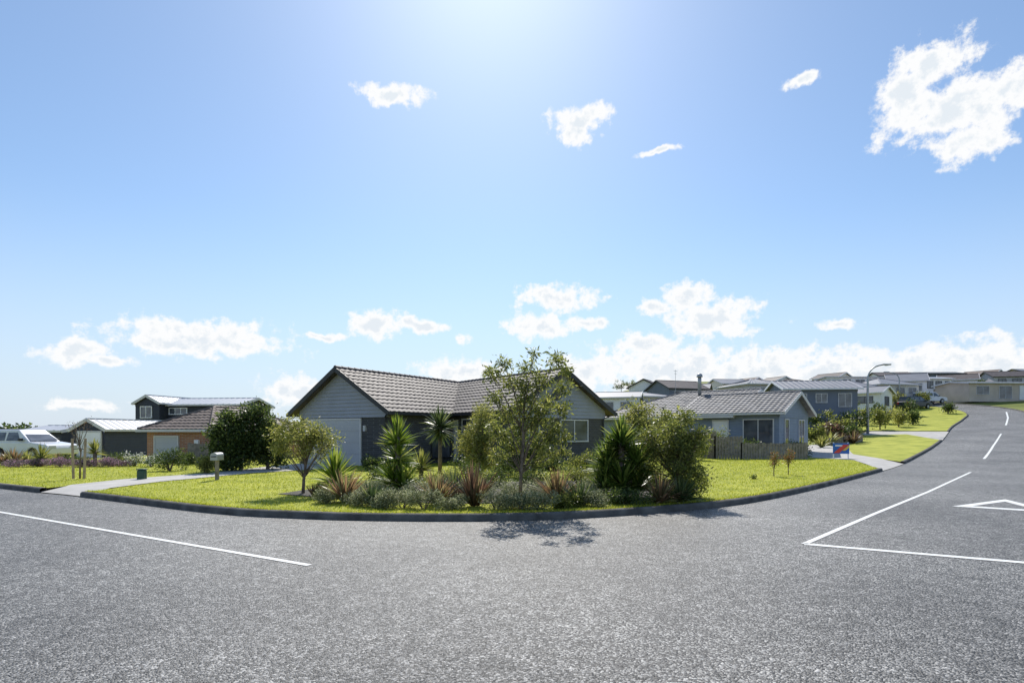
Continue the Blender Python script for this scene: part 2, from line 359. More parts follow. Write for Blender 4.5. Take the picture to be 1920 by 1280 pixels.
# ------------------------------------------------ building parts
def panel(m,P0,ex,L,ev,S,iL=0,iR=0,style='tile'):
    P0=Vector(P0);ex=Vector(ex).normalized();ev=Vector(ev).normalized();n=ex.cross(ev).normalized()
    if style=='tile': cw=.3;sub=4;courses=max(2,int(S/.34))
    elif style=='metal': cw=.5;sub=4;courses=1
    else: cw=L;sub=1;courses=1
    nu=max(1,int(L/cw)*sub)
    rows=[]
    for j in range(courses):
        a=.032 if style=='tile' else 0
        rows.append((j/courses,a)); rows.append(((j+1)/courses,0))
    vs=[];fs=[]
    for v,h in rows:
        xl=iL*v;xr=L-iR*v
        for i in range(nu+1):
            x=min(max(L*i/nu,xl),xr)
            if style=='tile': w=.028*(1,.55,0,.55)[i%4]+random.uniform(-.004,.004)
            elif style=='metal': w=.03 if i%4==0 else 0
            else: w=0
            vs.append(P0+ex*x+ev*(S*v)+n*(h+w+.02))
    W=nu+1
    for j in range(len(rows)-1):
        for i in range(nu): fs.append((j*W+i,j*W+i+1,(j+1)*W+i+1,(j+1)*W+i))
    m.add(vs,fs)
    q=[P0,P0+ex*L,P0+ex*(L-iR)+ev*S,P0+ex*iL+ev*S]
    m.add([p-n*.06 for p in q],[(0,3,2,1)])
def winpart(root,T,x,y,z,w,h,rz,frame=None,mull=1,name='window'):
    o=MB().box(-w/2,w/2,-.03,-.012,0,h).obj(name,M_glass,root)
    o.matrix_local=T@Matrix.Translation((x,y,z))@Matrix.Rotation(rz,4,'Z')
    f=.06; m=MB().box(-w/2-f,w/2+f,-.06,0,h,h+f).box(-w/2-f,w/2+f,-.075,0,-f,0).box(-w/2-f,-w/2,-.058,0,0,h).box(w/2,w/2+f,-.058,0,0,h)
    for i in range(mull):
        c=-w/2+w*(i+1)/(mull+1); m.box(c-.025,c+.025,-.055,-.01,0,h)
    m.obj('frame',frame or M_lighttrim,o)
    return o
def gdoor(root,T,x,y,z,w,h,rz,mat,name='garage_door'):
    m=MB(); n=4
    for i in range(n): m.box(-w/2,w/2,-.05,-.01,i*h/n+.012,(i+1)*h/n-.012)
    m.box(-w/2,w/2,-.03,-.005,0,h)
    o=m.obj(name,mat,root); o.matrix_local=T@Matrix.Translation((x,y,z))@Matrix.Rotation(rz,4,'Z')
    MB().box(-w/2-.08,w/2+.08,-.07,0,h,h+.08).box(-w/2-.08,-w/2,-.07,0,0,h).box(w/2,w/2+.08,-.07,0,0,h).obj('frame',M_lighttrim,o)
    return o
def block(root,ox,oy,ang,L,half,eave,ridge,wall,roof,gable=None,style='tile',hb=False,hf=False,oh=.4,trim=None,gz=None,hin=None,lap=False):
    trim=trim or M_dark
    T=Matrix.Translation((ox-root.location.x,oy-root.location.y,0))@Matrix.Rotation(ang,4,'Z')
    r=ridge-eave;S=math.hypot(half,r); hi=hin or min(half,L*.45)
    m=MB(T); fi=hi if hf else 0; bi=hi if hb else 0
    panel(m,(-half,L,eave),(0,-1,0),L,(half,0,r),S,bi,fi,style)
    panel(m,(half,0,eave),(0,1,0),L,(-half,0,r),S,fi,bi,style)
    if hb: panel(m,(half,L,eave),(-1,0,0),2*half,(0,-hi,r),math.hypot(hi,r),half,half,style)
    if hf: panel(m,(-half,0,eave),(1,0,0),2*half,(0,hi,r),math.hypot(hi,r),half,half,style)
    ro=m.obj('roof',roof,root)
    c=MB(T)
    def cap(p,q):
        if style=='tile':
            p=Vector(p);q=Vector(q);d=(q-p);n=max(1,int(d.length/.38))
            for i in range(n): c.tube([p+d*(i/n),p+d*((i+.98)/n)],[.11,.09],7)
        else: c.beam(p,q,.2,.06)
    cap((0,fi,ridge+.02),(0,L-bi,ridge+.02))
    if hb: cap((half,L,eave+.03),(0,L-bi,ridge+.03));cap((-half,L,eave+.03),(0,L-bi,ridge+.03))
    if hf: cap((half,0,eave+.03),(0,fi,ridge+.03));cap((-half,0,eave+.03),(0,fi,ridge+.03))
    c.obj('ridge_cap',roof,ro)
    f=MB(T)
    for sx in(-1,1):
        f.beam((sx*(half+.06),-.02,eave-.04),(sx*(half+.06),L+.02,eave-.04),.12,.13)
        for e,y in((hf,-.02),(hb,L+.02)):
            if not e: f.beam((sx*(half+.02),y,eave-.05),(0,y,ridge-.05),.04,.2)
    if hf: f.beam((-half,-.06,eave-.04),(half,-.06,eave-.04),.12,.13)
    if hb: f.beam((-half,L+.06,eave-.04),(half,L+.06,eave-.04),.12,.13)
    f.obj('fascia',trim,ro)
    w=half-oh
    MB(T).box(-w,w,oh,L-oh,-.4,eave-.02).obj('wall',wall,root)
    sl=r/half; g0=eave-.25 if gz is None else gz
    poly=[(-w,g0),(w,g0),(w,ridge-sl*w-.09),(0,ridge-.09),(-w,ridge-sl*w-.09)]
    for e,y0,y1 in((hf,oh-.03,oh+.1),(hb,L-oh-.1,L-oh+.03)):
        if not e:
            g=MB(T).prism(poly,y0,y1)
            if lap and y0<L/2:
                z=g0
                while z<ridge-.3:
                    zt=z+.165; xw=min(w,(ridge-.12-zt)/sl)
                    g.add([(-xw,y0-.045,z),(xw,y0-.045,z),(xw,y0-.004,zt),(-xw,y0-.004,zt),(-xw,y0-.002,z),(xw,y0-.002,z)],[(0,1,2,3),(0,4,5,1)])
                    z=zt
            g.obj('gable',gable or wall,root)
    return T,w
rt=thing('corner_house','dark brick bungalow with tiled gable roofs behind garden','house',(-3,29,.1))
T1,w1=block(rt,-8,25.7,rad(-31.3),9.2,3.27,2.35,4.4,M_brickdark,M_tile,M_board,gz=2.16,lap=True)
T2,w2=block(rt,2.5,26.2,rad(36.9),11,3.3,2.4,4.4,M_brickdark,M_tile,M_board,gz=2.16,lap=True)
gdoor(rt,T1,-.6,.4,0,3.6,2.05,0,M_gdoor)
MB(T1).box(1.45,1.57,.3,.4,1.55,1.8).obj('wall_lamp',M_lighttrim,rt)
MB(T1).tube([(2.75,.33,0),(2.75,.33,2.15),(3.1,.1,2.3)],[.04,.04,.04],8).obj('downpipe',M_dark,rt)
MB(T2).tube([(2.78,.33,0),(2.78,.33,2.15),(3.1,.1,2.33)],[.04,.04,.04],8).obj('downpipe',M_dark,rt)
winpart(rt,T2,.85,.4,1.1,1.7,.95,0,mull=1)
winpart(rt,T2,-1.9,.4,.9,1.1,1.15,0,mull=1)
winpart(rt,T1,w1,4,.3,1.4,1.8,rad(90),mull=1,frame=M_dark)
winpart(rt,T2,-w2,3.4,.2,1.8,1.9,rad(-90),mull=1,frame=M_lighttrim)
winpart(rt,T2,-w2,7,.6,1.4,1.3,rad(-90),mull=1,frame=M_dark)
gdoor(rt,T2,-w2,5.3,.05,.95,2.0,rad(-90),M_white,'door')
for yy in (2.2,6.2): MB(T2).box(-3.1,-2.98,yy,yy+.12,0,2.3).obj('porch_post',M_dark,rt)
MB(T2).tube([(-.9,.3,3.0),(-.9,-.25,3.15)],[.02,.02],6).tube([(-.9,-.25,3.15),(-.9,-.3,3.15),(-.9,-.36,3.16)],[.05,.2,.27],14).obj('satellite_dish',M_dark,rt)
r2=thing('neighbour_house','blue-grey weatherboard house with pale grey tiled roof','house',(17,37,.25))
T3,w3=block(r2,18.05,35.5,rad(47.8),6.5,3.35,2.5,3.85,M_boardblue,M_tilelight,M_boardblue,trim=M_lighttrim)
T4,w4=block(r2,16.95,38.7,rad(47.8),10.5,5,2.35,4.25,M_boardblue,M_tilelight,M_boardblue,hb=True,trim=M_lighttrim)
winpart(r2,T3,-w3,1.6,.6,1.7,1.5,rad(-90),mull=1)
winpart(r2,T3,-1.6,.4,.5,.7,1.6,0,mull=0)
winpart(r2,T3,1.4,.4,.5,1.1,1.6,0,mull=1)
gdoor(r2,T3,-w3,3.9,.0,.9,2.05,rad(-90),M_white,'door')
winpart(r2,T4,-w4,7,.7,1.6,1.2,rad(-90),mull=1)
MB(T4).tube([(-.8,4,4.0),(-.8,4,5.0),(-.8,4,5.3)],[.13,.13,.13],10).tube([(-.8,4,5.3),(-.8,4,5.35),(-.8,4,5.5),(-.8,4,5.56)],[.22,.22,.18,.05],10).obj('chimney_flue',M_steel,r2,True)
MB(T4).tube([(-.5,6,4.1),(-.5,6,6.0)],[.015,.012],5).beam((-.8,6,5.9),(-.2,6,5.9),.02,.02).beam((-.7,6,5.7),(-.3,6,5.7),.02,.02).obj('antenna',M_steel,r2)
lb=thing('brick_house','tan brick bungalow with brown hipped tile roof','house',(-17,30,.1))
T5,w5=block(lb,-17.1,28.7,rad(-18),7.5,2.4,1.62,2.85,M_bricktan,M_tilebrown,hb=True,hf=True,trim=M_lighttrim,oh=.3,hin=2.6)
gdoor(lb,T5,-.75,.3,0,1.5,1.25,0,M_gdoor)
MB(T5).box(1.15,1.42,.2,.3,.8,1.12).obj('meter_box',M_white,lb)
sh=thing('metal_shed','charcoal metal shed with pale roof and white door','shed',(-25,35,.1))
T6,w6=block(sh,-25.4,34.0,rad(-6),7.5,1.2,1.65,2.3,M_charcoal,M_metal,style='metal',trim=M_lighttrim,oh=.1)
gdoor(sh,T6,.1,.1,0,1.45,1.5,0,M_white)
winpart(sh,T6,w6,5.6,.7,.9,.6,rad(90),mull=0,frame=M_dark)
an=thing('lean_to_building','low charcoal building with pale flat roof','building',(-30.5,39,.1))
T7,w7=block(an,-28.6,38.5,rad(80),3.2,2.0,1.6,1.95,M_charcoal,M_metal,style='metal',trim=M_lighttrim,oh=.15)
winpart(an,T7,-w7,1.6,.5,1.0,.8,rad(-90),mull=1)
ts=thing('two_storey_house','two storey charcoal house with pale metal roofs','house',(-26,48,.1))
T8,w8=block(ts,-29.6,46.0,rad(-12),8,1.3,3.85,4.5,M_charcoal,M_metal,style='metal',trim=M_lighttrim,oh=.15)
T9,w9=block(ts,-21.6,48.5,rad(84),8.0,2.6,3.75,4.4,M_charcoal,M_metal,style='metal',trim=M_lighttrim,oh=.25)
winpart(ts,T8,-.1,.15,2.7,1.0,.85,0,mull=1,frame=M_white)
winpart(ts,T9,-w9,5.6,3.0,1.5,.45,rad(-90),mull=2,frame=M_white)
winpart(ts,T9,-w9,2.2,3.0,1.2,.45,rad(-90),mull=1,frame=M_white)
HG='houses on the hillside'
def hh(label,pxc,Y,wd,dp,pye,pyr,ang,wall,roof,style='flat',hip=False,wins=3,trim=None,frame=None,garage=False,name='hillside_house',cat='house',oh=.35):
    X=PX(pxc,Y);b=H(X,Y);e=ZY(pye,Y)-b;r=ZY(pyr,Y)-b
    root=thing(name,label,cat,(X,Y,b),0,HG)
    a=rad(ang); ox=X+wd/2*math.cos(a);oy=Y+wd/2*math.sin(a)
    T,w=block(root,ox,oy,a+rad(90),wd,dp/2,e,max(r,e+.15),wall,roof,style=style,hb=hip,hf=hip,trim=trim or M_lighttrim,oh=oh)
    rr=random.Random(int(pxc*7))
    for i in range(wins):
        yy=wd*(i+.7)/(wins+.4)
        if garage and i==0: gdoor(root,T,-w,yy,e-2.5,2.6,2.1,rad(-90),M_white); continue
        hgt=rr.choice([.8,1.2,1.8]); winpart(root,T,-w,yy,e-.5-hgt,min(1.9,wd/wins*rr.uniform(.35,.65)),hgt,rad(-90),frame=frame)
    winpart(root,T,0,oh,e-1.6,dp*.3,1.1,0,frame=frame)
    return root,T,w,e,wd
hh('slate house with broad pale edged shallow roof',1517,58,7.2,7,733,714,-8,M_slate,M_metalgrey,'metal',trim=M_white)
hh('grey roofed bungalow behind other roofs',1412,75,6.5,8,724,711,10,M_greyrender,M_metalgrey,'metal',True,2)
hh('dark roofed hillside bungalow',1268,95,8,7,731,714,20,M_slate,M_tile,'flat',False,2,M_dark)
hh('white gabled hillside house with dark roof',1213,100,4.4,6,728,712,60,M_white,M_tile,'flat',False,1,M_dark)
hh('low white house with long pale roof',1160,62,5,7,748,735,-15,M_white,M_metalgrey,'flat',False,2)
hh('pale low house with grey roof',1205,68,5,7,746,736,15,M_cream,M_metalgrey,'flat',True,2)
hh('dark gabled hillside house',1305,98,5,6,733,720,-25,M_slate,M_metalgrey,'flat',False,2,M_dark)
hh('long white flat roofed hillside house',1600,108,11,8,710,706,4,M_white,M_metalgrey,'flat',False,4)
hh('cream hillside house with grey hipped roof',1650,90,7.5,8,724,710,12,M_cream,M_metalgrey,'flat',True,3)
hh('white house with grey gabled roof',1698,98,6,7,717,701,-30,M_white,M_metalgrey,'flat',False,2)
hh('white two level modern house with wide windows',1737,102,5.5,6,712,707,5,M_white,M_metal,'flat',False,3,M_white,M_dark)
hh('black flat roofed modern hilltop house',1735,128,13,7,703,698,-3,M_slate,M_dark,'flat',False,4,M_dark,M_dark)
hh('pale rendered flat roofed house with white garage door',1850,88,12,7,721,716,3,M_tan,M_metalgrey,'flat',False,3,M_lighttrim,None,True)
hh('grey gabled house on the hilltop',1890,122,9,7,708,696,-14,M_greyrender,M_tile,'flat',False,3,M_dark,M_dark)
hh('pale grey hipped roof house on the rise',1480,82,7,7,723,711,-6,M_greyrender,M_tile,'flat',True,2)
hh('pale timber clad hilltop house',1945,150,14,8,700,692,2,M_tan,M_metalgrey,'flat',False,3,M_dark)
hh('white bungalow with grey roof on the hillside',1590,84,5.5,7,728,714,-10,M_white,M_metalgrey,'flat',True,2)
hh('small cream house with pale roof on the slope',1365,105,6,7,722,711,8,M_cream,M_metalgrey,'flat',False,2)
hh('white house with dark low roof on the hill',1668,118,7,6,707,698,-6,M_white,M_tile,'flat',False,3,M_dark,M_dark)
hh('white gabled house near the top road',1795,104,6,6,714,702,-35,M_white,M_tile,'flat',False,2,M_white,M_dark)
hh('white gabled cottage between darker roofs',1455,112,5,6,718,707,-70,M_white,M_tile,'flat',False,1,M_white,M_dark)
hh('cream gabled house high on the slope',1560,118,6,6,710,700,-60,M_cream,M_tile,'flat',False,2,M_white,M_dark)
hh('tan gabled house below the hilltop',1632,76,4.5,5,738,725,-50,M_white,M_metalgrey,'flat',False,1,M_white,M_dark)
hh('white gabled hilltop house with brown roof',1842,132,7,6,704,695,-60,M_white,M_tilebrown,'flat',False,2,M_white,M_dark)
hh('pale gabled bungalow near the crest',1405,118,5,6,719,709,-65,M_greyrender,M_tilebrown,'flat',False,1,M_white,M_dark)
hh('low grey roofed house seen beyond parked vehicle',30,52,7,8,829,811,6,M_greyrender,M_metalgrey,'metal',True,3,name='distant_house')
hh('small white gabled house near the horizon',20,110,8,7,812,804,10,M_white,M_metalgrey,'flat',False,2,name='distant_house')
# ------------------------------------------------ fences
def fence(label,P,h,mat,name='fence',pal=.14,rails=False):
    X0,Y0=P[0]; root=thing(name,label,'fence',(X0,Y0,H(X0,Y0)+.1))
    m=MB();rl=MB();po=[]
    for i in range(len(P)-1):
        a=Vector((*P[i],0));b=Vector((*P[i+1],0));d=b-a;L=d.length;n=int(L/pal)
        hh_=h[i] if isinstance(h,(list,tuple)) else h
        for k in range(n):
            p=a+d*((k+.5)/n);z=H(p.x,p.y)-H(X0,Y0);q=Vector((p.x-X0,p.y-Y0,z))
            if rails: continue
            m.beam(q+Vector((0,0,-.15)),q+Vector((0,0,hh_+random.uniform(-.015,.015))),pal*.9,.02)
        nr=max(1,int(L/2.2))
        for k in range(nr+1):
            p=a+d*(k/nr);z=H(p.x,p.y)-H(X0,Y0); q=Vector((p.x-X0,p.y-Y0+.05,z)); po.append((q,hh_))
        for zz in ((.3,.85) if not rails else (.3,.6,.9)):
            for k in range(nr):
                p=a+d*(k/nr);q=a+d*((k+1)/nr)
                rl.beam((p.x-X0,p.y-Y0+.03,H(p.x,p.y)-H(X0,Y0)+hh_*zz),(q.x-X0,q.y-Y0+.03,H(q.x,q.y)-H(X0,Y0)+hh_*zz),.04,.09)
    if m.v: m.obj('paling',mat,root)
    rl.obj('rail',mat,root)
    for q,h1 in po: MB().box(-.05,.05,-.05,.05,-.2,h1+.03).obj('post',mat,root,loc=q)
fence('weathered grey timber paling fence stepping down',[(10.3,35),(11.3,31.6),(12.6,31.2),(15.9,30.7)],[1.5,1.25,.88],M_fence)
fence('short weathered timber paling fence by brick house',[(-13.5,26.5),(-15.8,27.8)],.95,M_fence)
fence('timber rail fence along the hilltop road',[(73,93),(86,93),(98,91)],1.1,M_timber,rails=True)
fence('pale timber paling fence on the hillside',[(62,100),(78,99)],1.2,M_timber)
a=G(1555,838);b_=G(1632,832)
rw=thing('retaining_wall','dark timber retaining wall below sloping lawn','wall',(a[0],a[1],H(*a)))
for i in range(4): MB().beam((0,0,.1+i*.17),(b_[0]-a[0],b_[1]-a[1]+1,.1+i*.17+.25),.07,.16).obj('board',M_fence,rw)
# ------------------------------------------------ vegetation
def leafcloud(C,size,aspect=.4,droop=0,outc=None,r=rng):
    n=len(C); d=r.normal(size=(n,3)); d[:,2]-=droop
    if outc is not None: d+=outc*1.0
    d/=np.linalg.norm(d,axis=1)[:,None]
    q=r.normal(size=(n,3)); s=np.cross(d,q); s/=np.linalg.norm(s,axis=1)[:,None]
    l=size*(.6+.8*r.random(n))[:,None]; w=l*aspect/2
    V=np.empty((n,4,3)); V[:,0]=C; V[:,1]=C+d*l*.5+s*w; V[:,2]=C+d*l; V[:,3]=C+d*l*.5-s*w
    return V.reshape(-1,3),np.arange(4*n).reshape(-1,4)
def tree(label,X,Y,h,crown,trunk_r,mat,leaf=.06,per=120,clump=.16,aspect=.4,droop=.3,lean=0,z=None,name='tree',cat='tree',group=None,trunk_top=.75,seed=1,bark=None):
    r=np.random.default_rng(seed); b=H(X,Y)+.1 if z is None else z
    root=thing(name,label,cat,(X,Y,b),0,group)
    tp=[(0,0,-.1),(lean*.2,0,h*.2),(lean*.5+.02,.01,h*.42),(lean*.8-.02,-.01,h*.6),(lean,0,h*trunk_top)]
    m=MB(); m.tube(tp,[trunk_r*1.25,trunk_r,trunk_r*.8,trunk_r*.6,trunk_r*.35],8)
    TP=[Vector(p) for p in tp]
    pts=[];cen=[]
    for (cx,cy,cz,cr) in crown:
        e=Vector((cx,cy,cz)); 
        zz=max(h*.22,cz-.35*h-abs(cx)*.3); 
        s=None
        for i in range(len(TP)-1):
            if TP[i].z<=zz<=TP[i+1].z: s=TP[i].lerp(TP[i+1],(zz-TP[i].z)/(TP[i+1].z-TP[i].z))
        if s is None: s=TP[-1]
        mid=s.lerp(e,.5)+Vector((0,0,-.06*h*.3+.05)); 
        m.tube([s,mid,e],[trunk_r*.4,trunk_r*.25,trunk_r*.1],5)
        for _ in range(3):
            q=e+Vector([float(t) for t in r.normal(0,cr*.6,3)]); m.tube([mid.lerp(e,.6),q],[trunk_r*.12,trunk_r*.05],4)
        n=int(per*(cr/clump)**2)
        P=r.normal(size=(n,3))*cr*.55; P[:,2]*=.85
        pts.append(P+np.array([cx,cy,cz])); cen.append(P/cr)
    m.obj('trunk',bark or M_bark,root,True)
    P=np.vstack(pts);O=np.vstack(cen); O=O[P[:,2]>.02]; P=P[P[:,2]>.02]
    V,Fc=leafcloud(P,leaf,aspect,droop,O,r); np_obj('crown',V,Fc,mat,root)
    return root
def ell(n,cx,cy,cz,rx,ry,rz,cr,seed):
    r=np.random.default_rng(seed);o=[]
    for _ in range(n):
        d=r.normal(size=3);d/=np.linalg.norm(d);k=r.random()**.4
        o.append((float(cx+d[0]*rx*k),float(cy+d[1]*ry*k),float(cz+d[2]*rz*k),float(cr*(.7+.6*r.random()))))
    return o
def shrub(label,X,Y,rx,ry,h,mat,n=1500,leaf=.06,aspect=.45,name='shrub',cat='shrub',group=None,z=None,lump=7,seed=3,up=0):
    r=np.random.default_rng(seed);b=H(X,Y)+.1 if z is None else z
    C=[];O=[]
    ctr=[(float(r.uniform(-.7,.7)*rx),float(r.uniform(-.7,.7)*ry),float(h*r.uniform(.25,.72))) for _ in range(lump)]
    for (a,c2,d2) in ctr:
        k=n//lump; D=r.normal(size=(k,3));D/=np.linalg.norm(D,axis=1)[:,None]; rr=(.45+.75*r.random(k))[:,None]
        s=np.array([rx*.5,ry*.5,h*.36]); P=D*rr*s+np.array([a,c2,d2]); P[:,2]=np.maximum(P[:,2],.01)
        C.append(P);O.append(D+np.array([0,0,up]))
    P=np.vstack(C);V,Fc=leafcloud(P,leaf,aspect,0,np.vstack(O),r)
    root=thing(name,label,cat,(X,Y,b),0,group)
    np_obj('foliage',V,Fc,mat,root)
    m=MB()
    for c3 in ctr[:5]: m.tube([(0,0,-.05),(c3[0]*.5,c3[1]*.5,c3[2]*.6),c3],[.03*h+.005,.02*h,.008],5)
    m.obj('stem',M_bark,root)
    return root
def sword(out,r,base,az,el,l,w,droop,nseg=4):
    V,Fc=out;d=np.array([math.cos(az)*math.cos(el),math.sin(az)*math.cos(el),math.sin(el)]);s=np.array([-math.sin(az),math.cos(az),0])
    tw=r.normal(0,.4); s=s*math.cos(tw)+np.cross(d,s)*math.sin(tw)
    p=np.array(base,float);o=len(V);ws=[.7,1,.8,.45,.02]
    for i in range(nseg+1):
        V.append(p+s*w/2*ws[i]);V.append(p-s*w/2*ws[i])
        p=p+d*l/nseg; d=d+np.array([0,0,-droop/nseg*(i+1)*.5]); d=d/np.linalg.norm(d)
    for i in range(nseg): Fc.append((o+2*i,o+2*i+1,o+2*i+3,o+2*i+2))
def rosette(label,X,Y,heads,mat,trunks=None,name='yucca',cat='yucca',group=None,z=None,seed=1,tr=.07):
    r=np.random.default_rng(seed);b=H(X,Y)+.1 if z is None else z
    root=thing(name,label,cat,(X,Y,b),0,group);V=[];Fc=[]
    for (hx,hy,hz,l,n,w,emin,emax,dr) in heads:
        for i in range(n):
            az=r.random()*6.283;el=rad(emin+(emax-emin)*r.random())
            zz=hz-(1-(math.degrees(el)-emin)/(emax-emin+.01))*l*.45
            sword((V,Fc),r,(hx+math.cos(az)*.03,hy+math.sin(az)*.03,max(zz,.02)),az,el,l*(.75+.4*r.random()),w*(.8+.4*r.random()),dr*(.6+.8*r.random()))
    np_obj('leaves',V,Fc,mat,root)
    if trunks:
        m=MB()
        for t in trunks: m.tube(t,[tr*1.2]+[tr]*(len(t)-1),8)
        m.obj('trunk',M_bark,root,True)
    return root
Yc=11.7;Xc=PX(975,Yc);k=Yc/F
cl=[]
for (px,py,cr) in [(945,678,.14),(925,700,.15),(990,683,.16),(1040,678,.16),(1062,690,.12),(1012,712,.2),(960,715,.18),(1058,722,.17),(985,745,.2),(930,742,.16),(1030,750,.2),(1058,762,.16),(950,775,.18),(1000,785,.2),(1040,795,.2),(925,800,.15),(1060,818,.14),(1010,830,.19),(960,835,.17),(1035,855,.18),(1000,870,.15),(935,850,.13),(1058,845,.12),(975,800,.19),(915,690,.1),(1000,665,.09),(1045,664,.08),(975,760,.19),(1015,770,.2),(985,720,.16),(1030,815,.17),(945,815,.14)]:
    cl.append(((px-975)*k,random.uniform(-.5,.5),(945-py)*k,cr))
tree('slender young tree with sparse olive green crown',Xc,Yc,3.0,cl,.035,ML_cent,leaf=.09,per=230,clump=.16,aspect=.3,droop=.5,lean=.1,name='young_tree',seed=5)
Yt=13.8;X=PX(568,Yt)
tree('small tree with yellow green rounded crown',X,Yt,1.75,ell(34,0,0,1.3,.8,.7,.48,.17,4),.035,ML_light,leaf=.065,per=140,clump=.15,lean=.1,name='young_tree',seed=9,trunk_top=.8)
Yt=12.9;X=PX(1268,Yt)
tree('bushy olive green tree beside yucca',X,Yt,2.0,ell(60,0,0,1.1,.8,.6,.98,.18,11),.05,ML_cent,leaf=.085,per=180,clump=.17,aspect=.32,name='bushy_tree',seed=12)
Yt=18.5;X=PX(900,Yt)
tree('feathery yellow green columnar tree by porch',X,Yt,2.5,ell(46,0,0,1.3,.6,.5,1.2,.22,21),.05,ML_light,leaf=.1,per=150,clump=.2,aspect=.25,name='columnar_tree',seed=22)
Yt=19;X=PX(985,Yt)
tree('dark green bushy tree near house wall',X,Yt,1.9,ell(24,0,0,.95,.75,.5,.85,.24,23),.05,ML_dark,leaf=.1,per=160,clump=.2,name='bushy_tree',seed=24)
Yt=18;X=PX(1215,Yt)
tree('pale green feathery tree behind yucca',X,Yt,2.5,ell(44,0,0,1.35,.85,.6,1.05,.23,31),.05,ML_light,leaf=.1,per=160,clump=.2,aspect=.3,name='bushy_tree',seed=32)
for (px,Yt,rr,hh_,sd) in [(452,22.5,.8,2.55,41),(502,22.8,.75,2.65,42),(425,22,.5,1.9,43)]:
    X=PX(px,Yt); tree('dense dark green broadleaf shrub tree',X,Yt,hh_,ell(50,0,0,hh_*.5,rr,.8,hh_*.48,.26,sd),.06,ML_dark,leaf=.11,per=170,clump=.24,aspect=.55,name='broadleaf_shrub',cat='shrub',seed=sd+5)
Yt=13.4;X=PX(745,Yt)
rosette('tall yucca with stacked bright green sword rosettes',X,Yt,[(0,0,1.42,.5,130,.055,0,88,.12),(.03,0,.98,.48,110,.055,-20,55,.15),(-.12,0,.5,.52,130,.055,-5,70,.2),(.15,-.05,.4,.5,110,.055,-5,75,.2)],ML_yucca,[[(0,0,-.05),(0,0,.7),(0,0,1.4)]],seed=51)
Yt=12.9;X=PX(1165,Yt)
rosette('large clump of yucca with dense spiky heads',X,Yt,[(0,0,1.38,.54,200,.06,-5,88,.15),(-.3,.1,.85,.55,180,.06,-15,75,.2),(.32,-.05,.9,.55,180,.06,-15,75,.2),(0,-.15,.45,.6,180,.06,-5,70,.2),(-.1,.2,1.1,.52,160,.06,-15,70,.2),(-.4,-.05,.35,.55,150,.06,0,75,.2),(.38,0,.4,.55,150,.06,0,75,.2)],ML_yuccam,[[(0,0,-.05),(0,0,1.3)],[(0,0,0),(-.3,.1,.7)],[(0,0,0),(.32,-.05,.75)]],seed=52)
Yt=16.5;X=PX(628,Yt)
rosette('spiky green rosette plant on lawn',X,Yt,[(0,0,.35,.8,190,.055,0,85,.25)],ML_yucca,[[(0,0,-.05),(0,0,.3)]],seed=53,name='spiky_plant',cat='plant')
Yt=20;X=PX(825,Yt)
rosette('dark cabbage tree with drooping sword leaves',X,Yt,[(0,0,1.8,.68,260,.055,-50,88,.35)],ML_yuccad,[[(0,0,-.05),(0,.02,.8),(0,0,1.7)]],seed=54,name='cabbage_tree',cat='tree')
for (px,Yt,h,l,sd) in [(178,25,.75,.5,55),(78,25,.5,.55,56),(790,18,.5,.5,57)]:
    X=PX(px,Yt); rosette('small yucca with pale green sword leaves',X,Yt,[(0,0,h,l,110,.05,-10,88,.2)],ML_light,[[(0,0,-.05),(0,0,h)]],seed=sd)
def flax(px,py,l,n,mat,lab,sd,el=(35,88),dr=.5):
    x,y=G(px,py,.1); rosette(lab,x,y,[(random.uniform(-.03,.03),0,.05,l,n,.045,el[0],el[1],dr),(.08,.03,.05,l*.8,n//2,.04,el[0],el[1],dr)],mat,None,'flax_plant','flax',seed=sd)
flax(642,942,.72,90,ML_flax,'bronze pink flax clump in garden bed',61)
flax(820,946,.7,90,ML_flax,'bronze flax clump with arching leaves',62)
flax(888,950,.82,90,ML_flaxd,'dark red flax clump with upright leaves',63,(45,88),.3)
flax(1045,942,.76,100,ML_flax,'bronze pink flax clump beside silver shrubs',64)
flax(1085,948,.58,80,ML_yuccad,'low green flax clump in the bed',65,(20,80))
flax(1238,944,.65,90,ML_flax,'arching bronze flax clump at bed edge',66,(15,80),.8)
flax(1275,942,.6,90,ML_yuccad,'brownish green flax mound',67,(15,80),.9)
flax(700,950,.5,70,ML_yuccad,'low green strap leaf clump',68)
flax(590,934,.35,40,ML_flaxd,'small bronze flax at bed edge',69)
flax(850,930,.65,70,ML_yuccad,'green strap leaf clump behind flax',160)
i=0
for (px,py,rx,h) in [(615,944,.3,.3),(668,948,.34,.34),(712,953,.32,.36),(755,953,.34,.36),(795,955,.3,.36),(850,955,.28,.3),(930,955,.34,.38),(975,956,.34,.33),(1015,955,.32,.34),(1115,950,.33,.34),(960,940,.42,.46),(1010,935,.42,.42),(780,937,.42,.44),(860,932,.38,.42),(1130,934,.42,.45),(690,937,.4,.4),(905,932,.4,.42),(730,927,.45,.45)]:
    x,y=G(px,py,.1); i+=1
    shrub('low silvery leaved shrub in the garden bed',x,y,rx,rx*.8,h,ML_silver,3000,.036,.42,'silver_shrub','shrub','silver shrubs in the bed',seed=70+i,up=.5)
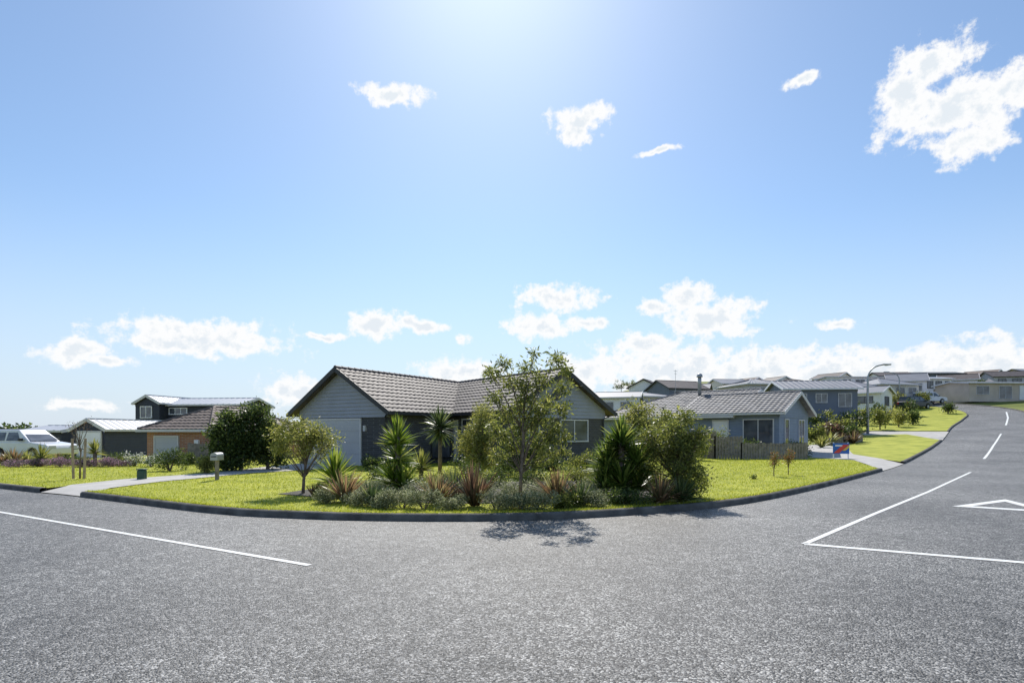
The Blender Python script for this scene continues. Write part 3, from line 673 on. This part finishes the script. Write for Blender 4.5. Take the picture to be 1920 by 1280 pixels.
for (px,py,rx,h,mt,sd) in [(1175,946,.45,.35,ML_dark,90),(720,915,.6,.6,ML_dark,91),(1220,915,.6,.8,ML_cent,92),(905,912,.6,.6,ML_dark,93),(1290,932,.4,.5,ML_cent,94),(1000,912,.6,.6,ML_dark,95),(1090,915,.6,.6,ML_cent,96),(820,912,.6,.5,ML_cent,97),(1060,952,.3,.3,ML_cent,98),(610,935,.3,.4,ML_cent,99)]:
    x,y=G(px,py,.1); shrub('low green shrub in the garden bed',x,y,rx,rx*.8,h,mt,2400,.055,.42,'low_shrub','shrub',seed=sd)
for (px,Yt,rx,h,mt,sd) in [(700,22,.5,.6,ML_dark,95),(880,20.5,.6,.9,ML_dark,97),(950,20,.6,.8,ML_dark,98),(1030,22,.5,.6,ML_dark,99),(1095,20,.6,.8,ML_cent,100),(385,20.5,.4,.6,ML_light,101),(318,22,.55,.85,ML_dark,102),(350,26,.4,.6,ML_dark,104),(760,21,.6,.7,ML_dark,105),(1140,20,.7,1.1,ML_dark,106)]:
    shrub('leafy green shrub near the house',PX(px,Yt),Yt,rx,rx*.7,h,mt,2200,.07,.45,'shrub','shrub',seed=sd)
for (px,py,sd) in [(1451,893,111),(1478,890,112)]:
    x,y=G(px,py,.1); tree('young shrub with red tipped leaves on lawn',x,y,.9,ell(12,0,0,.62,.15,.13,.32,.09,sd),.015,ML_red,leaf=.05,per=60,clump=.09,name='red_tipped_shrub',cat='shrub',group='red tipped shrubs on the lawn',seed=sd)
x,y=G(1413,898,.1); shrub('tiny dark plant on the lawn',x,y,.12,.1,.14,ML_dark,250,.04,.5,'small_plant','plant',seed=113)
for i,(px,Yt,rx,h) in enumerate([(30,24.5,.7,.34),(70,24.8,.6,.34),(112,24.6,.6,.4),(150,24.6,.5,.36),(190,24.6,.6,.4),(225,24.8,.5,.34)]):
    shrub('low purple flowering hedge mound',PX(px,Yt),Yt,rx,.4,h,ML_purple,1800,.05,.5,'flowering_shrub','shrub','purple flowering mounds',seed=120+i,up=.4)
for i,(px,Yt,rx,h,mt) in enumerate([(228,26,.5,.6,ML_dark),(252,25,.35,.65,ML_whitefl),(282,24.5,.35,.5,ML_whitefl),(130,25.6,.5,.5,ML_dark),(90,25.8,.5,.45,ML_cent),(205,25.6,.4,.4,ML_cent)]):
    shrub('shrub with white flowers' if mt is ML_whitefl else 'rounded green shrub behind purple flower mounds',PX(px,Yt),Yt,rx,.4,h,mt,1400,.05,.6,'flowering_shrub' if mt is ML_whitefl else 'shrub','shrub',seed=130+i)
for i,(px,Yt,h) in enumerate([(25,26,.7),(50,27,.55),(8,25.5,.5),(110,27,.45)]):
    rosette('bronze flax clump in front of house',PX(px,Yt),Yt,[(0,0,.05,h*1.1,90,.07,35,88,.6)],ML_flax if i!=1 else ML_light,None,'flax_plant','flax',seed=140+i)
Yt=18.3;X=PX(150,Yt)
tree('young nearly bare street tree between stakes',X,Yt,2.0,ell(12,0,0,1.7,.4,.3,.3,.1,150),.025,ML_flaxd,leaf=.04,per=14,clump=.1,name='young_tree',seed=151)
for dx in(-.17,.17):
    st=thing('tree_stake','rough timber stake supporting the young tree','stake',(X+dx,Yt-.05,.1),0,'tree stakes')
    MB().tube([(0,0,-.1),(dx*.25,0,1.3)],[.04,.035],8).obj('stake_post',M_timber,st)
    MB().tube([(dx*.2,0,.95),(-dx,.05,.98)],[.012,.012],5).obj('tie',M_rubber,st)
hv=[(1545,52,1.1,2.6,ML_cent),(1575,50,1.0,1.9,ML_cent),(1600,52,1.3,2.4,ML_dark),(1560,46,.9,1.4,ML_flaxd),(1590,46,.9,1.2,ML_dark),(1530,45,.7,1.3,ML_cent),(1640,66,1.1,2.4,ML_dark),(1615,64,1.0,1.8,ML_cent),(1665,64,.9,1.9,ML_light),(1690,66,.9,1.6,ML_light),(1705,72,1.0,2.2,ML_dark),(1650,78,1.5,2.6,ML_dark),(1620,80,1.4,2.4,ML_cent),(1680,82,1.2,2.2,ML_light),(1778,72,.5,1.2,ML_dark),(1590,70,1.4,3,ML_dark),(1730,84,1,1.8,ML_cent),(1835,96,1.5,1.8,ML_dark),(1790,97,1.5,1.8,ML_cent),(1880,99,1.8,1.6,ML_dark),(1475,54,1,1.9,ML_dark),(1340,60,1.5,3,ML_dark),(1830,120,4,2.4,ML_dark),(1165,145,3,3,ML_dark),(1180,150,2.4,2.6,ML_cent),(1650,58,.7,1.9,ML_cent),(1685,60,.6,1.6,ML_light),(1712,62,.5,1.5,ML_dark),(1745,104,2,3,ML_dark),(1560,88,2,3.5,ML_dark),(1440,90,2,3.5,ML_cent),(1240,90,1.5,2.5,ML_dark)]
for i,(px,Yt,rx,h,mt) in enumerate(hv):
    tree('rounded hillside tree with leafy crown',PX(px,Yt),Yt,h,ell(16,0,0,h*.6,rx,rx*.8,h*.38,.35,200+i),.06,mt,leaf=.2,per=60,clump=.35,aspect=.5,name='hillside_tree',group='trees and shrubs on the hillside',seed=230+i)
for i,(px,Yt,h) in enumerate([(1555,43,1.0),(1575,44,.8),(1540,41,.7),(1600,44,.9)]):
    rosette('bronze flax clump by sloping driveway',PX(px,Yt),Yt,[(0,0,.05,h*1.2,70,.1,30,88,.6)],ML_flaxd if i%2 else ML_light,None,'flax_plant','flax',seed=300+i)
for i,(px,Yt,rx,h,mt) in enumerate([(1320,33.5,.9,1.5,ML_dark),(1300,30,.8,1.3,ML_cent),(1350,34,.6,1.7,ML_cent),(1410,32.2,.9,1.0,ML_dark),(1500,32.2,.7,.9,ML_dark)]):
    shrub('leafy shrub beside the paling fence',PX(px,Yt),Yt,rx,.6,h,mt,1500,.1,.5,'shrub','shrub',seed=320+i)
r=np.random.default_rng(5);n=18000
xx=r.uniform(-190,-5,n);hh2=1.8+1.2*np.abs(np.sin(xx*.13)+.5*np.sin(xx*.41)+.3*np.sin(xx*1.3))
P=np.c_[xx,r.uniform(150,158,n),hh2*r.random(n)]
V,Fc=leafcloud(P,.9,.6,0,None,r); tag(np_obj('distant_trees',V,Fc,ML_dark),'low line of distant trees','trees',None,'stuff')
# ------------------------------------------------ street lamps
def lamp(label,X,Y,h,arm,dirx):
    b=H(X,Y); root=thing('street_lamp',label,'street lamp',(X,Y,b),0,'street lamps up the hill')
    pts=[(0,0,-.2),(0,0,h*.5),(0,0,h*.78)];rs=[.13,.11,.09]
    for k in range(1,7):
        t=k/6*rad(80); pts.append((dirx*arm*(1-math.cos(t))*.75,0,h*.78+h*.2*math.sin(t))); rs.append(.07)
    e=pts[-1]; pts.append((e[0]+dirx*arm*.25,0,e[2]+.08)); rs.append(.06)
    MB().tube(pts,rs,8).obj('pole',M_steel,root,True)
    e=pts[-1]; MB().box(-.4,.4,-.14,.14,-.05,.08).obj('lamp_head',M_steel,root,bevel=.04,loc=(e[0]+dirx*.3,0,e[2]))
    MB().box(-.02,.25,-.1,.1,-.1,-.04).obj('lamp_lens',M_lampglass,root,bevel=.02,loc=(e[0]+dirx*.2,0,e[2]))
Yl=54; Xl=PX(1627,Yl); lamp('tall galvanised street lamp with curved arm on verge',Xl,Yl,ZY(682,Yl)-H(Xl,Yl),1.7,1)
Yl=86; Xl=PX(1686,Yl); lamp('galvanised street lamp further up the hill road',Xl,Yl,ZY(697,Yl)-H(Xl,Yl),1.9,-1)
x,y=G(407,900,.1); mb=thing('mailbox','dark post letterbox with pale curved top','mailbox',(x,y,.11))
MB().box(-.045,.045,-.045,.045,-.1,.62).obj('post',M_fence,mb)
m=MB();pl=[(-.11,.62),(.11,.62),(.11,.78)]+[(.11*math.cos(t),.78+.08*math.sin(t)) for t in [rad(a) for a in(30,60,90,120,150)]]+[(-.11,.78)]
m.prism(pl,-.2,.2); m.obj('box',M_steel,mb)
MB().box(-.08,.08,-.215,-.203,.72,.75).obj('slot',M_dark,mb)
x,y=G(266,899,.1); ub=thing('utility_box','small dark green utility cabinet on lawn','utility box',(x,y,.11))
MB().box(-.11,.11,-.1,.1,-.05,.3).obj('cabinet',M_greenbox,ub,bevel=.03); MB().box(-.125,.125,-.115,.115,.305,.34).obj('lid',M_greenbox,ub,bevel=.02)
x,y=G(995,898,.1); mp=thing('marker_post','short white marker post near the house','post',(x,y,.11))
MB().tube([(0,0,-.1),(0,0,.38)],[.05,.05],12).obj('post',M_white,mp,True); MB().tube([(0,0,.38),(0,0,.42),(0,0,.44)],[.06,.06,.02],12).obj('cap',M_lighttrim,mp,True)
x,y=G(1577,860,.1)
sg=thing('sign','blue sign board with red and yellow stripes on posts','sign',(x,y,H(x,y)+.1),rad(-12))
MB().box(-.4,.4,-.02,.02,.28,.85).obj('board',M_blue,sg)
MB().prism([(-.38,.32),(-.1,.32),(.38,.78),(.1,.78)],-.028,-.022).obj('stripe',M_signred,sg)
MB().prism([(.05,.45),(.2,.45),(.38,.62),(.38,.75)],-.036,-.03).obj('stripe',M_yellow,sg)
MB().box(-.3,.05,-.028,-.022,.68,.76).obj('stripe',M_white,sg)
for dx in(-.36,.36): MB().box(dx-.025,dx+.025,.021,.06,-.2,.9).obj('post',M_white,sg)
# ------------------------------------------------ cars
def car(label,X,Y,rz,paint,name='parked_car',z=None,L=4.7,Wd=1.8,hgt=1.7):
    b=(H(X,Y)+.1) if z is None else z
    root=thing(name,label,'car',(X,Y,b),rz); hl=L/2;w=Wd/2
    ax1=-hl+.85;ax2=hl-.95
    low=[(-hl+.02,.35)]+[(ax1+.4*math.cos(t),.32+.4*math.sin(t)) for t in [rad(a) for a in(180,150,120,90,60,30,0)]]+[(ax2+.4*math.cos(t),.32+.4*math.sin(t)) for t in [rad(a) for a in(180,150,120,90,60,30,0)]]+[(hl-.02,.38),(hl,.7),(hl-.12,.88),(hl-1.1,1.0),(-hl+.1,1.02),(-hl,.9)]
    MB().prism(low[::-1],-w,w).obj('body',paint,root,bevel=.06)
    c0,c1=-hl+.12,hl-1.15
    cab=[(c0,1.0),(c0+.2,hgt-.02),(c0+.5,hgt),(c1-.85,hgt),(c1,1.0)]
    m=MB();n=len(cab);vs=[]
    for sy in(-1,1):
        for (a,z1) in cab: vs.append((a,sy*(w-.04-(z1-1)*.22),z1))
    m.add(vs,[tuple(range(n)),tuple(range(2*n-1,n-1,-1))]+[(i,i+n,(i+1)%n+n,(i+1)%n) for i in range(n)]); m.obj('cabin',paint,root,bevel=.04)
    for sy in(-1,1):
        cuts=[(c0+.25,c0+1.05),(c0+1.15,c0+2.05)]
        if c1-.35-(c0+2.15)>.15: cuts.append((c0+2.15,c1-.35))
        for (a0,a1) in cuts:
            top=hgt-.14; a1t=min(a1,c1-.85) if a1>c1-.9 else a1
            f=lambda z1:sy*(w-.04-(z1-1)*.22+.012)
            q=[(a0,f(1.06),1.06),(a1,f(1.06),1.06),(max(a1t,a0+.1),f(top),top),(a0+.06,f(top),top)]
            MB().add(q,[(0,1,2,3) if sy<0 else (3,2,1,0)]).obj('window',M_glass,root)
    MB().add([(c1-.03+.02,-w+.15,1.06),(c1-.01,w-.15,1.06),(c1-.74,w-.27,hgt-.1),(c1-.74,-w+.27,hgt-.1)],[(0,1,2,3)]).obj('windscreen',M_glass,root)
    MB().add([(c0-.012+.015,w-.15,1.08),(c0+.003,-w+.15,1.08),(c0+.165,-w+.25,hgt-.15),(c0+.165,w-.25,hgt-.15)],[(0,1,2,3)]).obj('rear_window',M_glass,root)
    for cx in(ax1,ax2):
        for sy in(-1,1):
            wh=MB().tube([(0,-.11,0),(0,.11,0)],[.33,.33],20).obj('wheel',M_rubber,root,loc=(cx,sy*(w-.1),.33))
            MB().tube([(0,-.125,0),(0,.125,0)],[.2,.2],14).obj('rim',M_steel,wh)
    for sy in(-1,1):
        MB().box(-.03,.02,-.18,.18,-.08,.08).obj('headlight',M_lampglass,root,bevel=.02,loc=(hl-.02,sy*(w-.3),.74))
        MB().box(-.02,.03,-.1,.1,-.14,.14).obj('tail_light',M_red,root,bevel=.02,loc=(-hl+.0,sy*(w-.2),.8))
        MB().box(-.06,.06,-.1,.1,-.07,.07).obj('wing_mirror',M_dark,root,bevel=.02,loc=(c1-.4,sy*(w+.08),1.12))
    return root
car('white sport utility vehicle parked behind flower beds',PX(62,29.5),29.5,rad(-12),M_carwhite,z=.11,hgt=1.62,L=3.9,Wd=1.7)
Xd=PX(1715,80); car('dark four wheel drive parked on hill road edge',Xd,80,rad(20),M_cardark,z=H(Xd,80)+.1)
Xd=PX(1742,86); car('silver car parked on the hill street',Xd,86,rad(10),M_carwhite,z=H(Xd,86)+.1)
# ------------------------------------------------ camera, light, world
cd=bpy.data.cameras.new('camera'); cam=bpy.data.objects.new('camera',cd); COL.objects.link(cam); scene.camera=cam
cam.location=(0,0,CH); cam.rotation_euler=(rad(90),0,0); cd.lens=20*F/1066.7; cd.sensor_width=36; cd.shift_y=(HY-640)/1920; cd.clip_end=6000; cd.clip_start=.05
EL=rad(45); AZ=rad(-2.2)
sd=bpy.data.lights.new('sun','SUN'); sd.energy=5; sd.angle=rad(.5); sd.color=(1,.95,.87); so=bpy.data.objects.new('sun',sd); COL.objects.link(so)
dv=Vector((math.sin(AZ)*math.cos(EL),math.cos(AZ)*math.cos(EL),math.sin(EL))); so.rotation_euler=dv.to_track_quat('Z','Y').to_euler()
W=bpy.data.worlds.new('World'); scene.world=W; W.use_nodes=True; nt=W.node_tree;N=nt.nodes;L=nt.links
try: W.cycles.sampling_method='NONE'
except Exception as e: print(e)
STR=.13
bg=N['Background']; bg.inputs['Strength'].default_value=STR
sky=N.new('ShaderNodeTexSky'); sky.sky_type='NISHITA'; sky.sun_disc=False; sky.sun_elevation=EL; sky.sun_rotation=AZ; sky.dust_density=.42; sky.air_density=1.0; sky.ozone_density=1.6
tc=N.new('ShaderNodeTexCoord'); nm=N.new('ShaderNodeVectorMath'); nm.operation='NORMALIZE'; L.new(tc.outputs['Generated'],nm.inputs[0])
sp=N.new('ShaderNodeSeparateXYZ'); L.new(nm.outputs[0],sp.inputs[0])
at=N.new('ShaderNodeMath'); at.operation='ARCTAN2'; L.new(sp.outputs[0],at.inputs[0]); L.new(sp.outputs[1],at.inputs[1])
asn=N.new('ShaderNodeMath'); asn.operation='ARCSINE'; L.new(sp.outputs[2],asn.inputs[0])
cb=N.new('ShaderNodeCombineXYZ'); L.new(at.outputs[0],cb.inputs[0]); L.new(asn.outputs[0],cb.inputs[1])
nw=N.new('ShaderNodeTexNoise'); nw.inputs['Scale'].default_value=16; nw.inputs['Detail'].default_value=3; L.new(cb.outputs[0],nw.inputs['Vector'])
sb=N.new('ShaderNodeVectorMath'); sb.operation='SUBTRACT'; sb.inputs[1].default_value=(.5,.5,.5); L.new(nw.outputs['Color'],sb.inputs[0])
sc=N.new('ShaderNodeVectorMath'); sc.operation='MULTIPLY'; sc.inputs[1].default_value=(.05,.03,0); L.new(sb.outputs[0],sc.inputs[0])
ad=N.new('ShaderNodeVectorMath'); ad.operation='ADD'; L.new(cb.outputs[0],ad.inputs[0]); L.new(sc.outputs[0],ad.inputs[1])
clouds=[(738,177,48,15),(1085,225,42,24),(1078,250,28,20),(1232,287,30,6),(1500,150,28,9),(1745,125,65,40),(1700,190,34,60),(1790,205,110,44),(1880,175,70,42),(1830,262,60,32),(380,634,130,28),(330,645,80,18),(145,660,52,17),(205,675,28,8),(605,628,36,6),(702,607,42,20),(790,608,36,10),(1045,557,58,19),(1010,610,48,19),(1097,608,34,10),(1225,578,17,12),(1285,562,38,24),(1335,600,68,30),(1200,648,42,18),(1565,608,36,8),(870,635,14,7),
(1265,690,125,40),(1400,702,130,36),(1540,700,115,36),(1640,702,105,36),(1740,694,95,38),(1840,685,85,42),(1920,692,85,42),(870,698,60,22),(1105,698,65,26),(150,760,50,10),(560,735,50,24)]
prev=None
for (px,py,rx,ry) in clouds:
    a=math.atan((px-960)/F); e=math.atan((HY-py)/F*math.cos(a)); ra=rx*1.35/F*math.cos(a)**2; re=ry*1.35/F*math.cos(a)*math.cos(e)**2
    s1=N.new('ShaderNodeVectorMath'); s1.operation='SUBTRACT'; s1.inputs[1].default_value=(a,e,0); L.new(ad.outputs[0],s1.inputs[0])
    s2=N.new('ShaderNodeVectorMath'); s2.operation='MULTIPLY'; s2.inputs[1].default_value=(1/ra,1/re,0); L.new(s1.outputs[0],s2.inputs[0])
    s3=N.new('ShaderNodeVectorMath'); s3.operation='LENGTH'; L.new(s2.outputs[0],s3.inputs[0])
    if prev is None: prev=s3.outputs['Value']
    else:
        mn=N.new('ShaderNodeMath'); mn.operation='SMOOTH_MIN'; mn.inputs[2].default_value=.2; L.new(prev,mn.inputs[0]); L.new(s3.outputs['Value'],mn.inputs[1]); prev=mn.outputs[0]
fb=N.new('ShaderNodeTexNoise'); fb.inputs['Scale'].default_value=36; fb.inputs['Detail'].default_value=8; fb.inputs['Roughness'].default_value=.64; L.new(cb.outputs[0],fb.inputs['Vector'])
m1=N.new('ShaderNodeMath'); m1.operation='MULTIPLY_ADD'; m1.inputs[1].default_value=2.9; m1.inputs[2].default_value=-.38; L.new(fb.outputs['Fac'],m1.inputs[0])
m2=N.new('ShaderNodeMath'); m2.operation='SUBTRACT'; L.new(m1.outputs[0],m2.inputs[0]); L.new(prev,m2.inputs[1])
mr=N.new('ShaderNodeMapRange'); mr.interpolation_type='SMOOTHSTEP'; mr.inputs['From Min'].default_value=-.12; mr.inputs['From Max'].default_value=.5; L.new(m2.outputs[0],mr.inputs['Value'])
cr=ramp(N,[(.15,(1,1,1)),(.65,(.98,.99,1)),(1.0,(.8,.86,.92))]); L.new(m2.outputs[0],cr.inputs[0])
cs=N.new('ShaderNodeVectorMath'); cs.operation='SCALE'; cs.inputs['Scale'].default_value=1.0/STR; L.new(cr.outputs[0],cs.inputs[0])
sm=N.new('ShaderNodeVectorMath'); sm.operation='MULTIPLY_ADD'; sm.inputs[1].default_value=(.84,.95,1.02); sm.inputs[2].default_value=(.045/STR,.055/STR,.07/STR); L.new(sky.outputs[0],sm.inputs[0])
hz=N.new('ShaderNodeMapRange'); hz.interpolation_type='SMOOTHSTEP'; hz.inputs['From Min'].default_value=.36; hz.inputs['From Max'].default_value=-.04; hz.inputs['To Min'].default_value=0; hz.inputs['To Max'].default_value=.9; L.new(asn.outputs[0],hz.inputs['Value'])
hm=N.new('ShaderNodeMix'); hm.data_type='RGBA'; hm.inputs[7].default_value=(.65/STR,.745/STR,.88/STR,1); L.new(hz.outputs[0],hm.inputs[0]); L.new(sm.outputs[0],hm.inputs[6])
mx=N.new('ShaderNodeMix'); mx.data_type='RGBA'; L.new(mr.outputs[0],mx.inputs[0]); L.new(hm.outputs[2],mx.inputs[6]); L.new(cs.outputs[0],mx.inputs[7])
L.new(mx.outputs[2],bg.inputs['Color'])
scene.view_settings.view_transform='Standard'; scene.view_settings.look='None'; scene.view_settings.exposure=0
